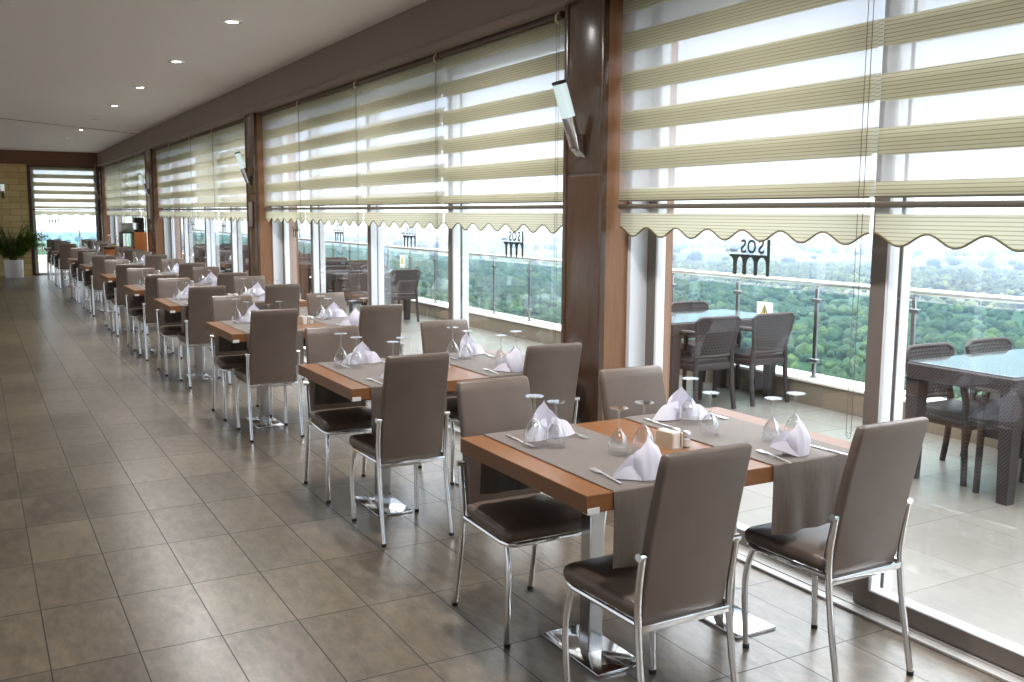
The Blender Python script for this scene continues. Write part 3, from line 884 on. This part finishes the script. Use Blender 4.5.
# ------------------------------------------------------------------ palm and service station
pl = thing('potted_palm', 'leafy palm in a white cylindrical pot by the stone wall', 'plant', (.82, 26.12, 0))
MB().lathe([(0, 0), (.19, 0), (.205, .02), (.215, .42), (.20, .43), (.195, .38), (0, .38)], 32).build('pot', M['white'], pl)
MB().lathe([(0, .385), (.196, .385)], 24).build('soil', M['soil'], pl)
st = MB(); fo = MB(); R = random.Random(3)
def lim(p): return Vector((p.x, min(p.y, .66), p.z))              # the wall stops the fronds behind the pot
for k in range(60):
    a = R.uniform(0, 2*PI); el = R.uniform(.0, 1.0); ln = R.uniform(.75, 1.1)
    p0 = Vector((.06*math.cos(a), .06*math.sin(a), .38)); hor = Vector((math.cos(a), math.sin(a), 0))
    pts = []
    for s in range(9):
        q = s/8
        pts.append(lim(p0 + hor*(ln*.62*q**1.5*(1.15-el*.7)) + Vector((0, 0, ln*(q*(1.05) - .55*(1.1-el)*q**2.4)))))
    st.tube(pts[:7], .007, 5)
    side = Vector((-hor.y, hor.x, 0))
    for s in range(2, 9):
        for sg in (-1, 1):
            for e in range(2):
                b = pts[s] if e == 0 else (pts[s]+pts[s-1])/2
                L_ = .30*math.sin(PI*min(1, (s-1)/8)*.85+.3)
                tipv = lim(b + side*sg*L_*.8 + hor*L_*.55 + Vector((0, 0, -L_*.35+R.uniform(-.03, .03))))
                md = b.lerp(tipv, .45)+Vector((0, 0, .03)); wv = hor*.016
                fo.verts_faces([tuple(b), tuple(md+wv), tuple(tipv), tuple(md-wv)], [(0, 1, 2, 3)])
st.build('stems', M['palm_stem'], pl); fo.build('fronds', M['palm'], pl, smooth=False, recalc=False)

ss = thing('service_station', 'orange wooden waiter station with a dark counter by the third pier', 'cabinet', (2.58, 19.74, 0))
MB().box(-.42, .10, -.22, .22, 0, .90, .004).build('body', M['orange_wood'], ss)
MB().box(-.44, .10, -.23, .23, .90, .94, .004).build('counter', M['panel_wood'], ss)
MB().box(.10, .33, -.23, .23, 0, 1.21, .004).build('tall_cupboard', M['orange_wood'], ss)
dr = MB().box(.115, .315, -.236, -.228, .05, .85, .002).build('door', M['orange_wood'], ss); MB().box(.29, .30, -.246, -.236, .4, .5).build('handle', M['steel'], dr)
MB().box(-.12, .10, -.21, .21, 1.19, 1.215).box(-.118, -.10, -.21, .21, .94, 1.19).build('shelf', M['black'], ss)
cm = thing('coffee_machine', 'black coffee machine on top of the waiter station cupboard', 'coffee machine', (2.80, 19.74, 1.21))
MB().box(-.09, .08, -.15, .15, 0, .05, .006).box(-.02, .08, -.15, .15, .05, .2, .006).box(-.09, .08, -.15, .15, .18, .28, .01).build('body', M['black'], cm)
MB().box(-.08, -.02, -.05, .05, .05, .055).build('drip_tray', M['steel'], cm)
gb = thing('grey_box', 'pale grey box beside the black coffee machine', 'box', (2.57, 19.74, 1.215))
MB().box(-.1, .1, -.14, .14, 0, .15, .01).build('body', M['grey_box'], gb); MB().box(-.105, .105, -.145, .145, .15, .175, .006).build('lid', M['steel'], gb)
for k, (x, y) in enumerate(((2.24, 19.64), (2.29, 19.82), (2.37, 19.63), (2.42, 19.81))):
    b = thing('bottle', ['first clear bottle at the aisle end of the waiter station counter', 'second clear bottle along the waiter station counter', 'third clear bottle along the waiter station counter', 'fourth clear bottle, nearest the waiter station shelf'][k], 'bottle', (x, y, .94), 0, 'bottles on the waiter station')
    MB().lathe([(0, 0), (.03, 0), (.031, .12), (.012, .17), (.011, .21)], 14).build('body', M['goblet'], b); MB().lathe([(.013, .205), (.013, .23), (0, .23)], 10).build('cap', M['white'], b)
tr = thing('tray', 'yellow tray on the waiter station counter', 'tray', (2.33, 19.73, .94))
MB().lathe([(0, 0), (.05, 0), (.062, .02), (.058, .02), (.048, .004), (0, .004)], 20).build('dish', M['yellow'], tr)

# ------------------------------------------------------------------ terrace
XC = 6.15
structure(MB().box(3.27, XC+.3, YB-3, 34.2, -.2, -.004).box(-4, 3.27, YE+.3, 34.2, -.2, -.004).build('floor_terrace', M['terrace'], smooth=False))
cb = MB().box(XC, XC+.28, YB-3, 34.0, -.004, .19).box(-4, XC, 33.7, 34.0, -.004, .19)
structure(cb.build('wall_terrace_curb', M['curb'], smooth=False))
structure(MB().box(XC-.015, XC+.30, YB-3, 34.0, .19, .215, .004).box(-4, XC-.015, 33.685, 34.02, .19, .215, .004).build('trim_%d' % tn, M['curb_top'])); tn += 1
rl = thing('terrace_railing', 'long steel and tinted glass railing along the terrace edge', 'railing', (0, 0, 0))
XR = 6.27
MB().tube([(XR, YB-3, 1.03), (XR, 33.85, 1.03)], .026, 12).build('handrail', M['steel'], rl)
PY = [4.88-.98*k for k in range(8, 0, -1)] + [4.88+.975*k for k in range(0, 30)]
PY = [y for y in PY if y > YB-3]
M['post'] = simple('post_steel', (.26, .26, .26, 1), .3, 1)
def post_mesh():
    m = MB().box(-.011, .011, -.019, .019, .215, .985, .003, 1).tube([(0, 0, .98), (0, 0, 1.02)], .008, 8)
    m.lathe([(0, .215), (.045, .215), (.045, .223), (0, .223)], 16)
    return m.mesh('post', M['post'])
def clamp_mesh():
    m = MB()
    for z in (.36, .88): m.box(-.02, .02, -.05, .05, z-.018, z+.018, .004, 1)
    return m.mesh('clamp', M['post'])
PM, CM = post_mesh(), clamp_mesh()
for y in PY:
    p = link('post', PM, rl, (XR, y, 0)); link('clamp', CM, p)
for a, b in zip(PY[:-1], PY[1:]):
    MB().box(XR-.005, XR+.005, a+.028, b-.028, .255, .955).build('glass_panel', M['rail_glass'], rl, smooth=False)
r2 = thing('terrace_railing', 'short glass railing across the far end of the terrace', 'railing', (0, 0, 0))
MB().tube([(-4, 33.85, 1.03), (XR, 33.85, 1.03)], .026, 12).build('handrail', M['steel'], r2)
xs = [-3.6+1.1*k for k in range(9)]
for x in xs:
    p = link('post', PM, r2, (x, 33.85, 0)); link('clamp', CM, p); p.rotation_euler = (0, 0, PI/2)
for a, b in zip(xs[:-1], xs[1:]):
    MB().box(a+.028, b-.028, 33.845, 33.855, .255, .955).build('glass_panel', M['rail_glass'], r2, smooth=False)
def sign_proto():
    t = thing('warning_sign', 'x', 'sign')
    MB().box(-.004, 0, -.10, .10, 0, .21, .001, 1).build('plate', M['white'], t)
    MB().prism([(-.058, .07), (.058, .07), (0, .188)], 'x', -.0055, -.004).build('triangle_border', M['sign_black'], t, smooth=False)
    m = MB().prism([(-.043, .08), (.043, .08), (0, .168)], 'x', -.0065, -.0055)
    m.build('triangle', M['yellow'], t, smooth=False)
    MB().prism([(-.004, .15), (.010, .15), (.003, .126), (.013, .126), (-.008, .086), (-.001, .114), (-.012, .114)], 'x', -.0072, -.0065).build('symbol', M['sign_black'], t, smooth=False)
    return Proto(t)
SG = sign_proto()
SG.place('white sign with yellow warning triangle behind the nearer terrace chairs', (XR-.03, 6.44, .61), 0, 'warning signs on the railing')
SG.place('white sign with yellow warning triangle far along the railing', (XR-.03, 14.9, .70), 0, 'warning signs on the railing')

def patio_chair():
    t = thing('rattan_armchair', 'x', 'chair')
    def leg(pts, r0=.022, r1=.017):
        n = len(pts); return MB().tube(pts, [r0+(r1-r0)*k/(n-1) for k in range(n)], 8)
    m = MB(); cushion(m, rounded_rect(.20, .225, -.20, .225, .03), .385, .425, -.004, .012); m.build('seat', M['rattan'], t)
    MB().box(-.215, .215, -.215, .225, .335, .392, .012).build('seat_apron', M['rattan'], t)
    def yb(z): return -.205-.055*(z-.40)/.38
    def back(u, v, off=0):
        z = .455+(.775-.455)*v; hw = .175+.052*v
        x = (u-.5)*2*hw
        edge = abs(u-.5)*2
        z2 = z - .03*v*max(0, (edge-.75)/.25)**2
        return (x, yb(z2) - .03*(1-edge**2)*.8+off, z2)
    m = MB(); m.grid(lambda u, v: back(u, v), 20, 12); m.grid(lambda u, v: back(u, v, .018), 20, 12)
    m.build('backrest', M['rattan_open'], t, angle=60)
    fr = []
    for k in range(9): fr.append(back(0, k/8, .009))
    for k in range(1, 16): fr.append(back(k/16, 1, .009))
    for k in range(8, -1, -1): fr.append(back(1, k/8, .009))
    MB().tube(fr, .016, 8).tube([back(k/8, 0, .009) for k in range(9)], .015, 8).build('back_frame', M['rattan'], t)
    for s in (-1, 1):
        leg(smooth_path([(s*.175, yb(.5)+.006, .50), (s*.19, -.205, .40), (s*.195, -.215, .2), (s*.20, -.245, .0)], 3), .024, .019).build('leg', M['rattan'], t)
        leg(smooth_path([(s*.235, .185, .58), (s*.235, .205, .5), (s*.228, .205, .35), (s*.222, .215, 0)], 3), .022, .019).build('leg', M['rattan'], t)
        leg(smooth_path([(s*.21, yb(.66), .655), (s*.24, -.12, .655), (s*.243, .08, .65), (s*.240, .16, .635), (s*.235, .19, .58)], 4), .018, .022).build('arm', M['rattan'], t)
    return Proto(t)
PC = patio_chair()
def patio_table():
    t = thing('rattan_table', 'x', 'table')
    m = MB(); m.rings([[(x, y, z) for x, y in rounded_rect(.60-i, .60-i, -.36+i, .36-i, .03, 4)] for z, i in ((.625, .012), (.63, 0), (.715, 0), (.722, .006))])
    m.build('apron', M['rattan'], t)
    m = MB(); m.rings([[(x, y, z) for x, y in rounded_rect(.59, .59, -.35, .35, .03, 4)] for z in (.722, .73)]); m.build('glass_top', M['table_glass'], t)
    for sx in (-1, 1):
        for s in (-1, 1):
            MB().rings([[(sx*.54+a*w, s*.31+b*w, z) for a, b in ((-1, -1), (1, -1), (1, 1), (-1, 1))] for z, w in ((0, .033), (.45, .042), (.626, .046))]).build('leg', M['rattan'], t, smooth=False)
    return Proto(t)
PT = patio_table()
SETS = [(3.52, 'nearest terrace table'), (6.49, 'second terrace table'), (13.75, 'third terrace table'), (16.6, 'fourth terrace table'), (19.5, 'fifth terrace table'), (22.4, 'sixth terrace table'), (25.3, 'last terrace table')]
rnd = random.Random(5)
for i, (y, nm) in enumerate(SETS):
    cx = 5.15 if i == 2 else 5.53
    PT.place('dark rattan table with glass top, %s' % nm, (cx, y, -.004), 0, 'rattan tables on the terrace')
    for k, (dx, end) in enumerate(((-.26, 'window'), (.34, 'railing'))):
        j = lambda a: rnd.uniform(-a, a)
        nxp = {0: (5.27, 5.87), 1: (5.27, 5.88), 2: (4.86, 5.53)}.get(i, (cx-.26+j(.04), cx+.34+j(.04)))[k]
        nyp = y + (-.305 if i == 0 else -.285 if i == 1 else -.40+j(.05))
        fxp = {0: (5.33, 5.94), 1: (5.27, 5.90)}.get(i, (cx-.26+j(.04), cx+.34+j(.04)))[k]
        fyp = y + (.25 if i == 0 else .36 if i == 1 else .36+j(.05))
        PC.place('dark rattan armchair facing away from camera, %s end of %s' % (end, nm), (nxp, nyp, -.004), 0 if i < 2 else j(.1), 'dark rattan armchairs on the terrace')
        PC.place('dark rattan armchair facing camera, %s end of %s' % (end, nm), (fxp, fyp, -.004), PI, 'dark rattan armchairs on the terrace')

# ------------------------------------------------------------------ valley
GZ = -26.0
def valley():
    nr, na = 90, 72
    vs = []; fs = []
    for i in range(nr+1):
        r = 40*(12000/40)**(i/nr)
        for j in range(na+1):
            a = math.radians(-55+165*j/na)
            x = r*math.sin(a)+6; y = r*math.cos(a)
            z = GZ + 2.0*math.sin(x*.011+1)*math.cos(y*.009) - min(40, max(0, (r-300)*.012))
            if r < 160: z += (160-r)*.06
            vs.append((x, y, z))
    for i in range(nr):
        for j in range(na):
            a = i*(na+1)+j; fs.append((a, a+1, a+na+2, a+na+1))
    me = bpy.data.meshes.new('ground_valley'); me.from_pydata(vs, [], fs); me.materials.append(M['ground']); me.shade_smooth()
    return structure(link('ground_valley', me))
valley()
def zg(x, y):
    r = math.hypot(x-6, y)
    return GZ + 2.0*math.sin(x*.011+1)*math.cos(y*.009) - min(40, max(0, (r-300)*.012)) + (max(0, (160-r))*.06)
# crown shape: lumpy ball
def crown(sub, seed):
    bm = bmesh.new(); bmesh.ops.create_icosphere(bm, subdivisions=sub, radius=1)
    R = random.Random(seed); dirs = [Vector((R.gauss(0, 1), R.gauss(0, 1), R.gauss(0, 1))).normalized() for _ in range(14)]
    for v in bm.verts:
        n = v.co.normalized(); b = max(n.dot(d) for d in dirs)
        v.co = n*(.62+.45*b**3)
        v.co.z *= .92
    V = np.array([v.co[:] for v in bm.verts], dtype=np.float32); bm.verts.index_update()
    F = np.array([[l.vert.index for l in f.loops] for f in bm.faces], dtype=np.int32); bm.free()
    return V, F
CR = [crown(1, s) for s in range(6)]
def forest(name, pts, mat):
    """pts: (x, y, z, r, squash)"""
    VV, FF, off = [], [], 0
    for k, (x, y, z, r, q) in enumerate(pts):
        V, F = CR[k % 6]; a = k*2.399; c, s = math.cos(a), math.sin(a)
        W = np.empty_like(V); W[:, 0] = (V[:, 0]*c-V[:, 1]*s)*r+x; W[:, 1] = (V[:, 0]*s+V[:, 1]*c)*r+y; W[:, 2] = V[:, 2]*r*q+z
        VV.append(W); FF.append(F+off); off += len(V)
    V = np.concatenate(VV); F = np.concatenate(FF)
    me = bpy.data.meshes.new(name); me.vertices.add(len(V)); me.vertices.foreach_set('co', V.ravel())
    me.loops.add(F.size); me.loops.foreach_set('vertex_index', F.ravel()); me.polygons.add(len(F))
    me.polygons.foreach_set('loop_start', np.arange(0, F.size, 3, dtype=np.int32)); me.polygons.foreach_set('loop_total', np.full(len(F), 3, dtype=np.int32))
    me.update(calc_edges=True); me.materials.append(mat)
    return link(name, me)
R = random.Random(21)
def scatter(n, r0, r1, s0, s1):
    out = []
    while len(out) < n:
        r = math.sqrt(R.uniform(r0*r0, r1*r1)); a = math.radians(R.uniform(-4, 78))
        x, y = 6+r*math.sin(a), r*math.cos(a)
        k = .5+.5*math.sin(x*.021+2)*math.cos(y*.017)+R.uniform(-.4, .4)
        if k < .12: continue
        s = R.uniform(s0, s1); out.append((x, y, zg(x, y)+s*.55, s, R.uniform(.8, 1.25)))
    return out
tag(forest('forest', scatter(12500, 130, 620, .9, 2.2), M['tree']), 'dense green woodland covering the valley below the terrace', 'forest', kind='stuff')
tag(forest('forest', scatter(2900, 130, 620, .9, 2.1), M['tree_light']), 'lighter yellow-green trees mixed through the valley woodland', 'forest', kind='stuff')
tag(forest('forest', scatter(2000, 620, 2600, 2.4, 5.0), M['tree_dark']), 'distant hazy tree belts across the plain', 'forest', kind='stuff')
# hills on the skyline
def hills():
    m = MB()
    def fn(u, v):
        a = math.radians(-30+110*u); r = 6500+1500*v
        h = (90+80*math.sin(u*23)+60*math.sin(u*57+1)+40*math.sin(u*131))*(1.0 if u < .55 else .55)
        prof = math.sin(PI*min(1, v*1.0))
        return (r*math.sin(a), r*math.cos(a), GZ-40+max(20, h)*prof)
    m.grid(fn, 160, 10); return structure(m.build('ground_hills', M['hill']))
hills()
# humid air over the valley
hz = MB().box(60, 12000, -4000, 12000, GZ-70, 60).build('haze', None if False else M['ground'], smooth=False)
t = Nt('valley_haze'); vsn = t.n('ShaderNodeVolumeScatter'); vsn.inputs['Color'].default_value = (.18, .23, .37, 1); vsn.inputs['Density'].default_value = 1/520.; vsn.inputs['Anisotropy'].default_value = .0
t.l(vsn.outputs[0], t.out.inputs[1]); hz.data.materials.clear(); hz.data.materials.append(t.m)
tag(hz, 'pale blue haze hanging over the valley', 'haze', kind='stuff')

# ------------------------------------------------------------------ sky
w = bpy.data.worlds.new('world'); SC.world = w; w.use_nodes = True
nt = w.node_tree; nt.nodes.clear()
out = nt.nodes.new('ShaderNodeOutputWorld'); bg = nt.nodes.new('ShaderNodeBackground'); nt.links.new(bg.outputs[0], out.inputs[0])
tc = nt.nodes.new('ShaderNodeTexCoord'); sp = nt.nodes.new('ShaderNodeSeparateXYZ'); nt.links.new(tc.outputs['Generated'], sp.inputs[0])
rp = nt.nodes.new('ShaderNodeValToRGB'); nt.links.new(sp.outputs[2], rp.inputs[0])
els = rp.color_ramp.elements
els[0].position = 0.0; els[0].color = (0.131, 0.140, 0.154, 1)
els[1].position = .75; els[1].color = (1.45, 1.46, 1.48, 1)
e = els.new(.24); e.color = (0.147, 0.152, 0.162, 1)
e = els.new(.45); e.color = (.86, .87, .89, 1)
mp = nt.nodes.new('ShaderNodeMapping'); mp.inputs['Scale'].default_value = (2.2, 2.2, 7); nt.links.new(tc.outputs['Generated'], mp.inputs[0])
nz = nt.nodes.new('ShaderNodeTexNoise'); nz.inputs['Scale'].default_value = 2.4; nz.inputs['Detail'].default_value = 6; nz.inputs['Roughness'].default_value = .6; nt.links.new(mp.outputs[0], nz.inputs[0])
cr = nt.nodes.new('ShaderNodeValToRGB'); nt.links.new(nz.outputs[0], cr.inputs[0])
cr.color_ramp.elements[0].position = .35; cr.color_ramp.elements[0].color = (.80, .86, .95, 1)
cr.color_ramp.elements[1].position = .62; cr.color_ramp.elements[1].color = (1.06, 1.06, 1.06, 1)
mx = nt.nodes.new('ShaderNodeMix'); mx.data_type = 'RGBA'; mx.blend_type = 'MULTIPLY'; mx.inputs[0].default_value = 1
nt.links.new(rp.outputs[0], mx.inputs[6]); nt.links.new(cr.outputs[0], mx.inputs[7]); nt.links.new(mx.outputs[2], bg.inputs[0])
bg.inputs[1].default_value = 1.0

# ------------------------------------------------------------------ render look
SC.view_settings.view_transform = 'Standard'
try: SC.view_settings.look = 'None'
except Exception: pass
SC.view_settings.gamma = 1; SC.view_settings.use_curve_mapping = False
SC.view_settings.exposure = 2.74
c = SC.cycles
c.max_bounces = 10; c.diffuse_bounces = 6; c.glossy_bounces = 4; c.transmission_bounces = 6; c.transparent_max_bounces = 40; c.volume_bounces = 1
c.use_denoising = True
try: c.denoiser = 'OPENIMAGEDENOISE'
except Exception: pass
c.sample_clamp_indirect = 3
c.caustics_reflective = False; c.caustics_refractive = False
